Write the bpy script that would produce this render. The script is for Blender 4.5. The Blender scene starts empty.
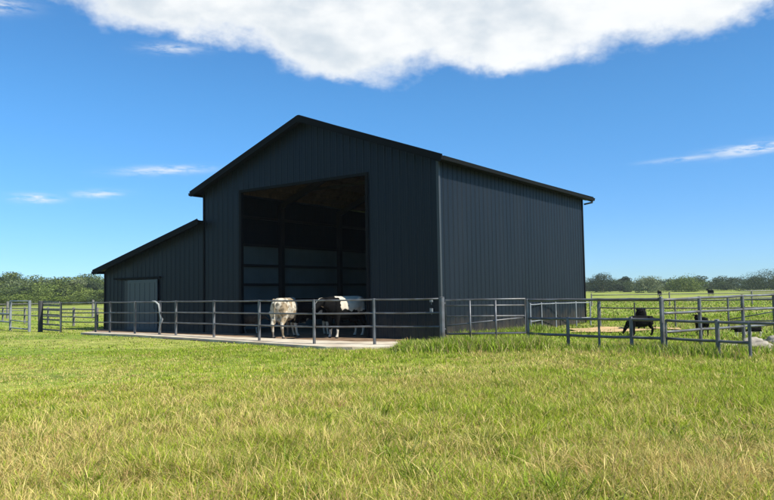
import bpy, bmesh, math, random
import numpy as np
from mathutils import Vector, Matrix, noise
random.seed(7); RNG = np.random.default_rng(11)
PI = math.pi; R = math.radians
scene = bpy.context.scene
COL = scene.collection

# ------------------------------------------------------------------ helpers
def srgb(r, g, b):
    f = lambda c: (c/255/12.92) if c <= 10 else ((c/255+.055)/1.055)**2.4
    return (f(r), f(g), f(b), 1)

def mat(name, col=(.5, .5, .5), rough=.6, metal=0, var=.0, scale=3.0, bump=0, bscale=20, col2=None, spec=.5,
        stretch=(1, 1, 1), attr=None, detail=6):
    m = bpy.data.materials.new(name); m.use_nodes = True
    nt = m.node_tree; n = nt.nodes; L = nt.links
    b = n['Principled BSDF']
    b.inputs['Roughness'].default_value = rough; b.inputs['Metallic'].default_value = metal
    b.inputs['Specular IOR Level'].default_value = spec
    tc = n.new('ShaderNodeTexCoord'); mp = n.new('ShaderNodeMapping'); mp.inputs['Scale'].default_value = stretch
    L.new(tc.outputs['Object'], mp.inputs['Vector'])
    if attr:
        a = n.new('ShaderNodeAttribute'); a.attribute_name = attr
        L.new(a.outputs['Color'], b.inputs['Base Color'])
    else:
        c2 = col2 or tuple(max(0, c*(1-var)) for c in col[:3])
        ns = n.new('ShaderNodeTexNoise'); ns.inputs['Scale'].default_value = scale; ns.inputs['Detail'].default_value = detail
        L.new(mp.outputs[0], ns.inputs['Vector'])
        cr = n.new('ShaderNodeValToRGB')
        cr.color_ramp.elements[0].position = .35; cr.color_ramp.elements[1].position = .65
        cr.color_ramp.elements[0].color = (*c2[:3], 1); cr.color_ramp.elements[1].color = (*col[:3], 1)
        L.new(ns.outputs['Fac'], cr.inputs['Fac']); L.new(cr.outputs['Color'], b.inputs['Base Color'])
        rr = n.new('ShaderNodeMapRange'); rr.inputs['To Min'].default_value = max(.05, rough-.1); rr.inputs['To Max'].default_value = min(1, rough+.12)
        L.new(ns.outputs['Fac'], rr.inputs['Value']); L.new(rr.outputs[0], b.inputs['Roughness'])
    if bump:
        n2 = n.new('ShaderNodeTexNoise'); n2.inputs['Scale'].default_value = bscale; n2.inputs['Detail'].default_value = 4
        L.new(mp.outputs[0], n2.inputs['Vector'])
        bp = n.new('ShaderNodeBump'); bp.inputs['Strength'].default_value = bump; bp.inputs['Distance'].default_value = .02
        L.new(n2.outputs['Fac'], bp.inputs['Height']); L.new(bp.outputs[0], b.inputs['Normal'])
    if name == 'black_cladding':      # splashed mud low on the sheets
        sp = n.new('ShaderNodeSeparateXYZ'); L.new(tc.outputs['Object'], sp.inputs[0])
        ng = n.new('ShaderNodeTexNoise'); ng.inputs['Scale'].default_value = 2.5; ng.inputs['Detail'].default_value = 6; L.new(tc.outputs['Object'], ng.inputs['Vector'])
        ad = n.new('ShaderNodeMath'); ad.operation = 'MULTIPLY_ADD'; L.new(ng.outputs['Fac'], ad.inputs[0]); ad.inputs[1].default_value = -1.3; L.new(sp.outputs[2], ad.inputs[2])
        mr = n.new('ShaderNodeMapRange'); mr.inputs['From Min'].default_value = -.62; mr.inputs['From Max'].default_value = .1; mr.inputs['To Min'].default_value = .55; mr.inputs['To Max'].default_value = 0; L.new(ad.outputs[0], mr.inputs['Value'])
        mxm = n.new('ShaderNodeMix'); mxm.data_type = 'RGBA'; L.new(mr.outputs[0], mxm.inputs['Factor']); L.new(cr.outputs['Color'], mxm.inputs['A']); mxm.inputs['B'].default_value = (.07, .055, .038, 1)
        L.new(mxm.outputs['Result'], b.inputs['Base Color'])
    return m

def leafmat(name, trans=.35, rough=.6):
    m = bpy.data.materials.new(name); m.use_nodes = True
    nt = m.node_tree; n = nt.nodes; L = nt.links
    b = n['Principled BSDF']; b.inputs['Roughness'].default_value = rough; b.inputs['Specular IOR Level'].default_value = .25
    a = n.new('ShaderNodeAttribute'); a.attribute_name = 'col'
    t = n.new('ShaderNodeBsdfTranslucent'); mx = n.new('ShaderNodeMixShader'); mx.inputs[0].default_value = trans
    L.new(a.outputs['Color'], b.inputs['Base Color']); L.new(a.outputs['Color'], t.inputs['Color'])
    L.new(b.outputs[0], mx.inputs[1]); L.new(t.outputs[0], mx.inputs[2])
    L.new(mx.outputs[0], n['Material Output'].inputs['Surface'])
    return m

class MB:
    def __init__(s): s.v = []; s.f = []
    def add(s, vs, fs):
        o = len(s.v); s.v += [tuple(v) for v in vs]; s.f += [tuple(i+o for i in f) for f in fs]
    def box(s, c, d, rz=0, M=None):
        x, y, z = (k/2 for k in d)
        vs = [Vector((sx*x, sy*y, sz*z)) for sx in (-1, 1) for sy in (-1, 1) for sz in (-1, 1)]
        T = Matrix.Translation(c) @ Matrix.Rotation(rz, 4, 'Z')
        if M is not None: T = M
        s.add([T @ v for v in vs], [(0, 1, 3, 2), (4, 6, 7, 5), (0, 4, 5, 1), (2, 3, 7, 6), (0, 2, 6, 4), (1, 5, 7, 3)])
    def beam(s, a, b, w, h, up=(0, 0, 1)):
        a = Vector(a); b = Vector(b); d = (b-a); l = d.length; d.normalize()
        u = Vector(up); sd = d.cross(u).normalized(); u = sd.cross(d)
        M = Matrix(((d.x, sd.x, u.x, (a.x+b.x)/2), (d.y, sd.y, u.y, (a.y+b.y)/2), (d.z, sd.z, u.z, (a.z+b.z)/2), (0, 0, 0, 1)))
        s.box((0, 0, 0), (l, w, h), M=M)
    def tube(s, pts, r, n=8, cap=True):
        pts = [Vector(p) for p in pts]; rs = r if isinstance(r, (list, tuple)) else [r]*len(pts)
        o = len(s.v); prev = None
        for i, p in enumerate(pts):
            d = (pts[min(i+1, len(pts)-1)]-pts[max(i-1, 0)]).normalized()
            if prev is None:
                a = d.orthogonal().normalized()
            else:
                a = (prev-d*prev.dot(d)).normalized()
            prev = a; b = d.cross(a)
            for k in range(n):
                t = 2*PI*k/n; s.v.append(tuple(p+(a*math.cos(t)+b*math.sin(t))*rs[i]))
        for i in range(len(pts)-1):
            for k in range(n):
                q = o+i*n; s.f.append((q+k, q+(k+1) % n, q+n+(k+1) % n, q+n+k))
        if cap:
            s.f.append(tuple(o+k for k in reversed(range(n)))); s.f.append(tuple(o+(len(pts)-1)*n+k for k in range(n)))
    def ellipsoid(s, c, r, n=10, m=7, M=None):
        c = Vector(c); o = len(s.v)
        for i in range(m+1):
            th = PI*i/m
            for k in range(n):
                ph = 2*PI*k/n
                v = Vector((r[0]*math.sin(th)*math.cos(ph), r[1]*math.sin(th)*math.sin(ph), r[2]*math.cos(th)))
                if M: v = M @ v
                s.v.append(tuple(c+v))
        for i in range(m):
            for k in range(n):
                q = o+i*n; s.f.append((q+k, q+n+k, q+n+(k+1) % n, q+(k+1) % n))
    def build(s, name, m, parent=None, smooth=False, bevel=0):
        me = bpy.data.meshes.new(name); me.from_pydata(s.v, [], s.f); me.update()
        if m: me.materials.append(m)
        o = bpy.data.objects.new(name, me); COL.objects.link(o)
        if parent: o.parent = parent
        if smooth: me.polygons.foreach_set('use_smooth', [True]*len(me.polygons))
        if bevel:
            b = o.modifiers.new('b', 'BEVEL'); b.width = bevel; b.segments = 2; b.limit_method = 'ANGLE'
        return o

def tag(o, label=None, cat=None, group=None, kind=None):
    if label: o['label'] = label
    if cat: o['category'] = cat
    if group: o['group'] = group
    if kind: o['kind'] = kind
    return o
def empty(name, loc=(0, 0, 0), rz=0):
    o = bpy.data.objects.new(name, None); COL.objects.link(o); o.location = loc; o.rotation_euler.z = rz
    o.empty_display_size = .2
    return o
def copy_tree(o, parent=None):
    c = o.copy(); COL.objects.link(c); c.parent = parent
    for ch in list(o.children):
        copy_tree(ch, c)
    return c

def np_mesh(name, V, loops, starts, totals, m, cols=None, parent=None):
    me = bpy.data.meshes.new(name)
    me.vertices.add(len(V)); me.vertices.foreach_set('co', np.ascontiguousarray(V, dtype=np.float32).ravel())
    me.loops.add(len(loops)); me.loops.foreach_set('vertex_index', np.ascontiguousarray(loops, dtype=np.int32))
    me.polygons.add(len(starts)); me.polygons.foreach_set('loop_start', np.ascontiguousarray(starts, dtype=np.int32))
    me.update(calc_edges=True)
    if cols is not None:
        a = me.attributes.new('col', 'FLOAT_COLOR', 'POINT')
        c4 = np.ones((len(V), 4), np.float32); c4[:, :3] = cols
        a.data.foreach_set('color', c4.ravel())
    me.materials.append(m)
    o = bpy.data.objects.new(name, me); COL.objects.link(o)
    if parent: o.parent = parent
    return o

_L = {}
def vnoise(x, y, s, seed=0):
    """smooth value noise on numpy arrays, 0..1"""
    if seed not in _L: _L[seed] = np.random.default_rng(seed+100).random((256, 256))
    T = _L[seed]; x = np.asarray(x)/s+1000; y = np.asarray(y)/s+1000
    xi = np.floor(x).astype(int); yi = np.floor(y).astype(int); fx = x-xi; fy = y-yi
    fx = fx*fx*(3-2*fx); fy = fy*fy*(3-2*fy)
    g = lambda a, b: T[a % 256, b % 256]
    return (g(xi, yi)*(1-fx)+g(xi+1, yi)*fx)*(1-fy)+(g(xi, yi+1)*(1-fx)+g(xi+1, yi+1)*fx)*fy
def fnoise(x, y, s, seed=0):
    return .5*vnoise(x, y, s, seed)+.3*vnoise(x, y, s/2.1, seed+1)+.2*vnoise(x, y, s/4.3, seed+2)

# ------------------------------------------------------------------ camera
FPX = 700.; EYE = 1.6
cam = bpy.data.cameras.new('camera'); co = bpy.data.objects.new('camera', cam); COL.objects.link(co)
cam.sensor_width = 36; cam.lens = 36*FPX/774; cam.clip_end = 6000; cam.clip_start = .05
p = math.atan(41.5/FPX); rl = R(.9)
F = Vector((0, math.cos(p), math.sin(p))); R0 = Vector((1, 0, 0)); U0 = R0.cross(F)
Rr = math.cos(rl)*R0-math.sin(rl)*U0; Uu = math.cos(rl)*U0+math.sin(rl)*R0
co.matrix_world = Matrix(((Rr.x, Uu.x, -F.x, 0), (Rr.y, Uu.y, -F.y, 0), (Rr.z, Uu.z, -F.z, EYE), (0, 0, 0, 1)))
scene.camera = co

# ------------------------------------------------------------------ light and sky
SUN_EL = R(44); SAZ = R(-32)      # direction to the sun, angle from +X in the ground plane
sdir = Vector((math.cos(SUN_EL)*math.cos(SAZ), math.cos(SUN_EL)*math.sin(SAZ), math.sin(SUN_EL)))
sl = bpy.data.lights.new('sun', 'SUN'); so = bpy.data.objects.new('sun', sl); COL.objects.link(so)
sl.energy = 5.0; sl.angle = R(.55); sl.color = (1, .95, .86)
so.rotation_euler = sdir.to_track_quat('Z', 'Y').to_euler(); so.location = (20, -10, 40)

w = bpy.data.worlds.new('World'); scene.world = w; w.use_nodes = True
nt = w.node_tree; N = nt.nodes; L = nt.links
bg = N['Background']; bg.inputs['Strength'].default_value = .104
sky = N.new('ShaderNodeTexSky'); sky.sky_type = 'NISHITA'; sky.sun_disc = False
sky.sun_elevation = SUN_EL; sky.sun_rotation = PI/2-SAZ; sky.air_density = .82; sky.dust_density = .05; sky.ozone_density = 3.0
def M_(op, a, b=None, c=None, clamp=False):
    n = N.new('ShaderNodeMath'); n.operation = op; n.use_clamp = clamp
    for i, x in enumerate((a, b, c)):
        if x is None: continue
        if isinstance(x, (int, float)): n.inputs[i].default_value = x
        else: L.new(x, n.inputs[i])
    return n.outputs[0]
def SS(x, a, b):
    n = N.new('ShaderNodeMapRange'); n.interpolation_type = 'SMOOTHSTEP'; L.new(x, n.inputs['Value'])
    n.inputs['From Min'].default_value = a; n.inputs['From Max'].default_value = b
    return n.outputs[0]
tc = N.new('ShaderNodeTexCoord'); sx = N.new('ShaderNodeSeparateXYZ'); L.new(tc.outputs['Generated'], sx.inputs[0])
az = M_('MULTIPLY', M_('ARCTAN2', sx.outputs[0], sx.outputs[1]), 180/PI)
el = M_('MULTIPLY', M_('ARCSINE', sx.outputs[2]), 180/PI)
# flat cloud-layer coordinates
dv = M_('ADD', sx.outputs[2], .10)
cx = N.new('ShaderNodeCombineXYZ'); L.new(M_('DIVIDE', sx.outputs[0], dv), cx.inputs[0]); L.new(M_('DIVIDE', sx.outputs[1], dv), cx.inputs[1])
def NZ(vec, scale, detail=6, rough=.55, off=0, st=(1, 1, 1)):
    mp = N.new('ShaderNodeMapping'); mp.inputs['Location'].default_value = (off, off*.7, 0); mp.inputs['Scale'].default_value = st
    L.new(vec, mp.inputs['Vector'])
    n = N.new('ShaderNodeTexNoise'); n.inputs['Scale'].default_value = scale; n.inputs['Detail'].default_value = detail
    n.inputs['Roughness'].default_value = rough; L.new(mp.outputs[0], n.inputs['Vector']); return n.outputs['Fac']
ae = N.new('ShaderNodeCombineXYZ'); L.new(az, ae.inputs[0]); L.new(el, ae.inputs[1])
AE = ae.outputs[0]
edge_pts = [(-60, 24), (-45, 23), (-34, 22.3), (-26.6, 21.2), (-24.2, 20.5), (-20.7, 19.5), (-16.1, 19.4), (-11.8, 19.1), (-7.8, 17.4), (-2.9, 16.3), (1.3, 16.9),
            (5.4, 17.2), (11.1, 16.7), (14.3, 17.1), (16.7, 17.2), (20.4, 17.8), (24.7, 17.9), (28.1, 18.3), (31, 19.6), (45, 24), (60, 28)]
fc = N.new('ShaderNodeFloatCurve'); cu = fc.mapping.curves[0]
X = lambda a: (a+60)/120
Y = lambda e: (e-10)/20
cu.points[0].location = (0, Y(24)); cu.points[1].location = (1, Y(28))
for a, e in edge_pts[1:-1]: cu.points.new(X(a), Y(e))
fc.mapping.update()
L.new(M_('DIVIDE', M_('ADD', az, 60), 120), fc.inputs['Value'])
edge = M_('ADD', M_('MULTIPLY', fc.outputs[0], 20), 10)
n1 = NZ(AE, .2, 9, .58, 3.1, (1, 1.6, 1)); n2 = NZ(AE, .8, 7, .6, 7.7, (1, 1.3, 1))
wob = M_('ADD', M_('MULTIPLY', M_('SUBTRACT', n1, .5), 4.2), M_('MULTIPLY', M_('SUBTRACT', n2, .5), 1.1))
d = M_('ADD', M_('SUBTRACT', el, edge), wob)
softn = M_('ADD', .5, M_('MULTIPLY', NZ(AE, .12, 2, .5, 11), 1.6))
body = SS(M_('DIVIDE', d, softn), -.15, 1.35)
# the cloud thins out high above and behind
body = M_('MULTIPLY', body, M_('SUBTRACT', 1, M_('MULTIPLY', SS(el, 34, 52), .75)))
body = M_('MULTIPLY', body, SS(sx.outputs[1], -.2, .3))
body = M_('MULTIPLY', body, .97)
def wisp(a0, e0, wa, we, tilt, amp, seed):
    u = M_('SUBTRACT', az, a0); v = M_('SUBTRACT', el, M_('ADD', e0, M_('MULTIPLY', u, tilt)))
    q = M_('ADD', M_('POWER', M_('DIVIDE', u, wa), 2), M_('POWER', M_('DIVIDE', v, we), 2))
    g = M_('EXPONENT', M_('MULTIPLY', q, -1))
    nz = SS(NZ(AE, .9, 6, .65, seed, (.5, 2.6, 1)), .34, .62)
    return M_('MULTIPLY', M_('MULTIPLY', g, nz), amp)
ws = None
for a in [(-26.7, 7.2, 1.35, .28, .0, 1.0, 1), (-22.6, 7.7, 1.6, .25, .05, .7, 5), (-17.6, 9.7, 3.0, .3, .07, .75, 9),
          (28.0, 9.9, 2.6, .36, .05, .95, 13), (23.6, 9.6, 2.6, .18, .03, .45, 17), (-17, 18.9, 2.0, .35, .05, .6, 21),
          (-30, 20.3, 2.2, .5, .1, .7, 25)]:
    x = wisp(*a); ws = x if ws is None else M_('MAXIMUM', ws, x)
cl = M_('MAXIMUM', body, ws, clamp=True)
# cloud brightness: bright billows and greyer thick areas
shade = SS(M_('ADD', M_('MULTIPLY', NZ(AE, .09, 7, .55, 24.5, (1, 2.0, 1)), .72), M_('ADD', M_('MULTIPLY', az, .0035), M_('MULTIPLY', NZ(AE, .35, 6, .5, 31, (1, 1.7, 1)), .28))), .36, .62)
shade = M_('MAXIMUM', shade, M_('MULTIPLY', M_('SUBTRACT', 1, SS(d, .8, 3.2)), .85))
mixc = N.new('ShaderNodeMix'); mixc.data_type = 'RGBA'
mixc.inputs['A'].default_value = (3.85, 4.3, 4.7, 1); mixc.inputs['B'].default_value = (5.85, 5.95, 5.95, 1)
L.new(shade, mixc.inputs['Factor'])
mx = N.new('ShaderNodeMix'); mx.data_type = 'RGBA'; L.new(cl, mx.inputs['Factor'])
hs = N.new('ShaderNodeHueSaturation'); hs.inputs['Saturation'].default_value = 1.06; L.new(sky.outputs[0], hs.inputs['Color'])
tn = N.new('ShaderNodeMix'); tn.data_type = 'RGBA'; tn.blend_type = 'MULTIPLY'; tn.inputs['Factor'].default_value = 1; tn.inputs['B'].default_value = (.47, .86, 1.03, 1)
L.new(hs.outputs[0], tn.inputs['A']); 
lo = N.new('ShaderNodeMix'); lo.data_type = 'RGBA'; lo.blend_type = 'MULTIPLY'; lo.inputs['B'].default_value = (.86, .72, .86, 1)   # paler, bluer air low down
L.new(M_('SUBTRACT', 1, SS(el, 0, 17)), lo.inputs['Factor']); L.new(tn.outputs['Result'], lo.inputs['A']); L.new(lo.outputs['Result'], mx.inputs['A']); L.new(mixc.outputs['Result'], mx.inputs['B'])
L.new(mx.outputs['Result'], bg.inputs['Color'])
vs_ = scene.view_settings; vs_.view_transform = 'Standard'; vs_.look = 'None'; vs_.gamma = 1; vs_.exposure = .75
try: vs_.use_curve_mapping = False
except Exception: pass

# ------------------------------------------------------------------ places
BC = Vector((1.69, 22.39, 0)); BA = R(35.94)
def bw(x, y, z=0):      # barn local -> world
    return Vector((BC.x+x*math.cos(BA)+y*math.sin(BA), BC.y-x*math.sin(BA)+y*math.cos(BA), z))
def to_local(x, y):
    dx = x-BC.x; dy = y-BC.y
    return dx*math.cos(BA)-dy*math.sin(BA), dx*math.sin(BA)+dy*math.cos(BA)
WM, WS, LD, HE, HR, HS0, HS1 = 11.51, 18.69, 12.8, 5.93, 8.02, 2.83, 4.62
FPOST = [(1.48, 19.2), (-.4, 20.3), (-2.2, 20.9), (-4.18, 22.8), (-6.17, 24.9), (-8.03, 26.6), (-8.86, 27.3), (-10.16, 28.2), (-11.6, 29.3), (-12.44, 29.9), (-14.53, 31.2)]
SLAB_F = [(.55, 19.45), (-1.0, 19.45), (-1.75, 19.75), (-4.1, 21.95), (-6.6, 24.35), (-9.6, 27.0), (-12.9, 29.5)]
SLAB_B = [(.25, 21.3), (-.9, 21.6), (-1.6, 22.0), (-3.7, 23.6), (-6.2, 25.6), (-9.2, 28.0), (-12.8, 30.3)]

def inpoly(x, y, P):
    x = np.asarray(x); y = np.asarray(y); r = np.zeros(x.shape, bool); n = len(P)
    for i in range(n):
        x0, y0 = P[i]; x1, y1 = P[(i+1) % n]
        if y0 == y1: continue
        c = ((y0 > y) != (y1 > y)) & (x < (x1-x0)*(y-y0)/(y1-y0)+x0)
        r ^= c
    return r
SLAB = SLAB_F+SLAB_B[::-1]
APRON = SLAB_F[1:]+[tuple(bw(-WS-.4, 0)[:2]), tuple(bw(-WS, 1)[:2]), tuple(bw(-1.6, 1)[:2]), tuple(bw(-1.2, -.1)[:2])]
EARTH = [(6.6, 25.6), (8.2, 25.0), (9.0, 25.4), (9.9, 26.4), (9.4, 28.0), (8.4, 28.4), (7.0, 27.4)]
BARN = [tuple(bw(.03, -.03)[:2]), tuple(bw(.03, LD)[:2]), tuple(bw(-WS, LD)[:2]), tuple(bw(-WS, -.03)[:2])]

def ground_h(x, y):
    x = np.asarray(x, float); y = np.asarray(y, float); r = np.hypot(x, y)
    h = .05*(fnoise(x, y, 9, 3)-.5)*np.clip((r-3)/10, 0, 1)
    bl = np.clip((np.hypot(x+4, y-27)-14)/8, 0, 1)          # level yard round the barn
    h = h*bl
    az = np.degrees(np.arctan2(x, y))
    hill = 2.4*np.clip((r-180)/110, 0, 1)**1.2*np.clip((-az-8)/14, 0, 1)*np.clip((az+120)/30, 0, 1)
    return h+hill+.25*(fnoise(x, y, 60, 8)-.5)*np.clip((r-50)/60, 0, 1)

# ------------------------------------------------------------------ ground sheet
def ground():
    radii = [0]+list(np.geomspace(1.5, 40, 60))+list(np.geomspace(42, 3500, 70)); na = 180
    V = [(0, 0, 0)]; Fc = []
    for r in radii[1:]:
        for k in range(na):
            a = 2*PI*k/na; V.append((r*math.sin(a), r*math.cos(a), 0))
    V = np.array(V); V[:, 2] = ground_h(V[:, 0], V[:, 1])
    for k in range(na): Fc.append((0, 1+(k+1) % na, 1+k))
    for i in range(len(radii)-2):
        for k in range(na):
            q = 1+i*na; Fc.append((q+k, q+(k+1) % na, q+na+(k+1) % na, q+na+k))
    me = bpy.data.meshes.new('ground'); me.from_pydata(V.tolist(), [], Fc)
    me.polygons.foreach_set('use_smooth', [True]*len(Fc))
    o = bpy.data.objects.new('ground', me); COL.objects.link(o); tag(o, kind='structure')
    m = bpy.data.materials.new('pasture'); m.use_nodes = True; n = m.node_tree.nodes; l = m.node_tree.links
    b = n['Principled BSDF']; b.inputs['Roughness'].default_value = .95; b.inputs['Specular IOR Level'].default_value = .1
    t = n.new('ShaderNodeTexCoord')
    def noi(s, st=(1, 1, 1), det=6):
        mp = n.new('ShaderNodeMapping'); mp.inputs['Scale'].default_value = st; l.new(t.outputs['Object'], mp.inputs[0])
        q = n.new('ShaderNodeTexNoise'); q.inputs['Scale'].default_value = s; q.inputs['Detail'].default_value = det; l.new(mp.outputs[0], q.inputs['Vector']); return q.outputs['Fac']
    def ramp(f, cs):
        c = n.new('ShaderNodeValToRGB'); e = c.color_ramp.elements
        e[0].position = cs[0][0]; e[0].color = (*cs[0][1], 1); e[1].position = cs[-1][0]; e[1].color = (*cs[-1][1], 1)
        for pz, cc in cs[1:-1]:
            x = e.new(pz); x.color = (*cc, 1)
        l.new(f, c.inputs[0]); return c.outputs[0]
    big = ramp(noi(.05, (1, 3.2, 1), 7), [(.32, (.13, .19, .028)), (.45, (.20, .26, .04)), (.56, (.32, .33, .08)), (.7, (.17, .23, .035))])
    fine = ramp(noi(2.2, (1, 1, 1), 8), [(.3, (.45, .5, .45)), (.6, (1.1, 1.1, 1.1))])
    mm = n.new('ShaderNodeMix'); mm.data_type = 'RGBA'; mm.blend_type = 'MULTIPLY'; mm.inputs['Factor'].default_value = 1
    l.new(big, mm.inputs['A']); l.new(fine, mm.inputs['B']); l.new(mm.outputs['Result'], b.inputs['Base Color'])
    bp = n.new('ShaderNodeBump'); bp.inputs['Strength'].default_value = .6; bp.inputs['Distance'].default_value = .08; l.new(noi(5, det=8), bp.inputs['Height']); l.new(bp.outputs[0], b.inputs['Normal'])
    me.materials.append(m)
ground()

M_conc = mat('concrete', (.56, .50, .39), .9, col2=(.40, .33, .24), scale=1.6, bump=.4, bscale=25, spec=.2)
M_dirt = mat('dirt', (.25, .17, .11), .95, col2=(.13, .085, .05), scale=2.2, bump=.8, bscale=14, spec=.1)
M_sand = mat('orange_dirt', (.55, .38, .20), .95, col2=(.36, .27, .13), scale=1.3, bump=.8, bscale=14, spec=.1)

def sheet(name, P, z, m, label=None, thick=0, seg=1):
    mb = MB(); n = len(P)
    bm = bmesh.new(); vs = [bm.verts.new((x, y, z)) for x, y in P]; f = bm.faces.new(vs)
    if f.normal.z < 0: f.normal_flip()
    bmesh.ops.triangulate(bm, faces=[f])
    if thick:
        r = bmesh.ops.extrude_face_region(bm, geom=list(bm.faces))
        for v in r['geom']:
            if isinstance(v, bmesh.types.BMVert): v.co.z -= thick
        bmesh.ops.recalc_face_normals(bm, faces=bm.faces)
    me = bpy.data.meshes.new(name); bm.to_mesh(me); bm.free(); me.materials.append(m)
    o = bpy.data.objects.new(name, me); COL.objects.link(o); tag(o, kind='structure'); return o
def ragged(P, amp=.12, step=.4, seed=1):
    rg = random.Random(seed); out = []
    for i in range(len(P)):
        a = Vector(P[i]); b = Vector(P[(i+1) % len(P)]); k = max(1, int((b-a).length/step))
        for j in range(k):
            q = a.lerp(b, j/k); out.append((q.x+rg.uniform(-amp, amp), q.y+rg.uniform(-amp, amp)))
    return out
sheet('yard_dirt', ragged(APRON, .08, .5), .03, M_dirt)
sheet('barn_floor', [tuple(bw(-.05, .05)[:2]), tuple(bw(-.05, LD-.05)[:2]), tuple(bw(-WS+.05, LD-.05)[:2]), tuple(bw(-WS+.05, .05)[:2])], .036, M_dirt)
sheet('concrete_path', SLAB, .085, M_conc, thick=.3)
sheet('bare_earth', ragged(EARTH, .3, .6, 4), .045, M_sand)
sheet('bare_earth', ragged([(10.0, 26.4), (10.8, 26.0), (11.4, 26.8), (10.7, 27.5), (10.1, 27.3)], .3, .6, 6), .045, M_sand)
# pale track across the far pasture
sheet('track', [(92, 176), (135, 168), (190, 160), (190, 166), (136, 178), (94, 188)], .35, mat('pale_track', (.52, .50, .44), .95, var=.2, scale=.4))

# ------------------------------------------------------------------ barn
M_clad = mat('black_cladding', (.0064, .0106, .0162), .42, var=.25, scale=1.1, stretch=(1, 1, .2), spec=.22, bump=.35, bscale=2.2)
M_trim = mat('black_trim', (.005, .006, .007), .7, var=.2, scale=2, spec=.12)
M_ctrim = mat('corner_trim', (.038, .042, .045), .4, var=.15, scale=2)
M_liner = mat('grey_liner', (.17, .215, .215), .6, var=.25, scale=.7)
M_steel = mat('dark_steel', (.02, .02, .022), .5, var=.25, scale=3)
M_wood = mat('ceiling_boards', (.17, .12, .08), .85, col2=(.10, .07, .05), scale=1.5, stretch=(1, 6, 1))
M_door = mat('grey_door', (.062, .073, .076), .5, var=.12, scale=1.2)
RIB, RH = .305, .019

def profile(a, b, extra=()):
    """(position, offset) along a ribbed sheet from a to b"""
    pts = {}
    k = math.ceil((a+.04)/RIB)
    while k*RIB < b-.04:
        c = k*RIB
        for dx, h in ((-.038, 0), (-.016, RH), (.016, RH), (.038, 0)): pts[round(c+dx, 4)] = h
        # two shallow stiffening swages between ribs
        for q in (.10, .205):
            if c+q+.02 < b:
                for dx, h in ((-.012, 0), (0, .005), (.012, 0)): pts[round(c+q+dx, 4)] = h
        k += 1
    pts.setdefault(a, 0); pts.setdefault(b, 0)
    xs = sorted(x for x in pts if a <= x <= b)
    def val(x):
        for i in range(len(xs)-1):
            if xs[i] <= x <= xs[i+1]: return pts[xs[i]]+(pts[xs[i+1]]-pts[xs[i]])*(x-xs[i])/(xs[i+1]-xs[i]+1e-9)
        return 0
    out = [(x, pts[x]) for x in xs]
    for e in extra:
        if a < e < b and e not in pts: out.append((e, val(e)))
    return sorted(out)

def ribbed(mb, a, b, zb, zt, place, extra=()):
    pr = profile(a, b, extra)
    for (s0, h0), (s1, h1) in zip(pr, pr[1:]):
        e = 1e-5
        q = [place(s0, h0, zb(s0+e)), place(s1, h1, zb(s1-e)), place(s1, h1, zt(s1-e)), place(s0, h0, zt(s0+e))]
        mb.add(q, [(0, 1, 2, 3)])

barn = empty('barn', BC, -BA)
tag(barn, 'tall black ribbed metal barn with a gable roof, open front bay and lower side shed', 'barn')
roof_z = lambda s: HE+(HR-HE)*(1-abs(s-WM/2)/(WM/2))
shed_z = lambda s: HS1+(HS0-HS1)*(s-WM)/(WS-WM)
D0, D1, DH = 2.9, 9.27, 5.63
SD0, SD1, SDH = 14.55, 16.75, 2.28
front = lambda s, h, z: (-s, -h, z)
mb = MB()
zt_m = lambda s: roof_z(s)-.02
ribbed(mb, 0, D0, lambda s: -.1, zt_m, front)
ribbed(mb, D0, D1, lambda s: DH, zt_m, front, (WM/2,))
ribbed(mb, D1, WM, lambda s: -.1, zt_m, front)
zt_s = lambda s: shed_z(s)-.02
ribbed(mb, WM, SD0, lambda s: -.1, zt_s, front)
ribbed(mb, SD0, SD1, lambda s: SDH, zt_s, front)
ribbed(mb, SD1, WS, lambda s: -.1, zt_s, front)
mb.build('front_wall', M_clad, barn)
mb = MB(); ribbed(mb, 0, LD, lambda s: -.1, lambda s: HE-.02, lambda s, h, z: (h, s, z)); mb.build('side_wall', M_clad, barn)
mb = MB(); ribbed(mb, 0, LD, lambda s: shed_z(WM)-.3, lambda s: HE-.02, lambda s, h, z: (-WM-h*.3, s, z)); mb.build('side_wall', M_clad, barn)
mb = MB(); ribbed(mb, 0, LD, lambda s: -.1, lambda s: HS0-.02, lambda s, h, z: (-WS-h, s, z)); mb.build('shed_side_wall', M_clad, barn)
mb = MB()
ribbed(mb, 0, WM, lambda s: -.1, zt_m, lambda s, h, z: (-s, LD+h, z), (WM/2,))
ribbed(mb, WM, WS, lambda s: -.1, zt_s, lambda s, h, z: (-s, LD+h, z)); mb.build('back_wall', M_clad, barn)
# inside wall between the main bay and the shed
mb = MB(); ribbed(mb, 0, LD, lambda s: 3.72, lambda s: shed_z(WM)-.2, lambda s, h, z: (-WM+h*.1+.02, s, z)); mb.build('inner_wall', M_clad, barn)
mb = MB(); ribbed(mb, 0.1, LD-.1, lambda s: .02, lambda s: 3.74, lambda s, h, z: (-WM+h*.2+.03, s, z)); mb.build('liner_panel', M_liner, barn)
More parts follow.
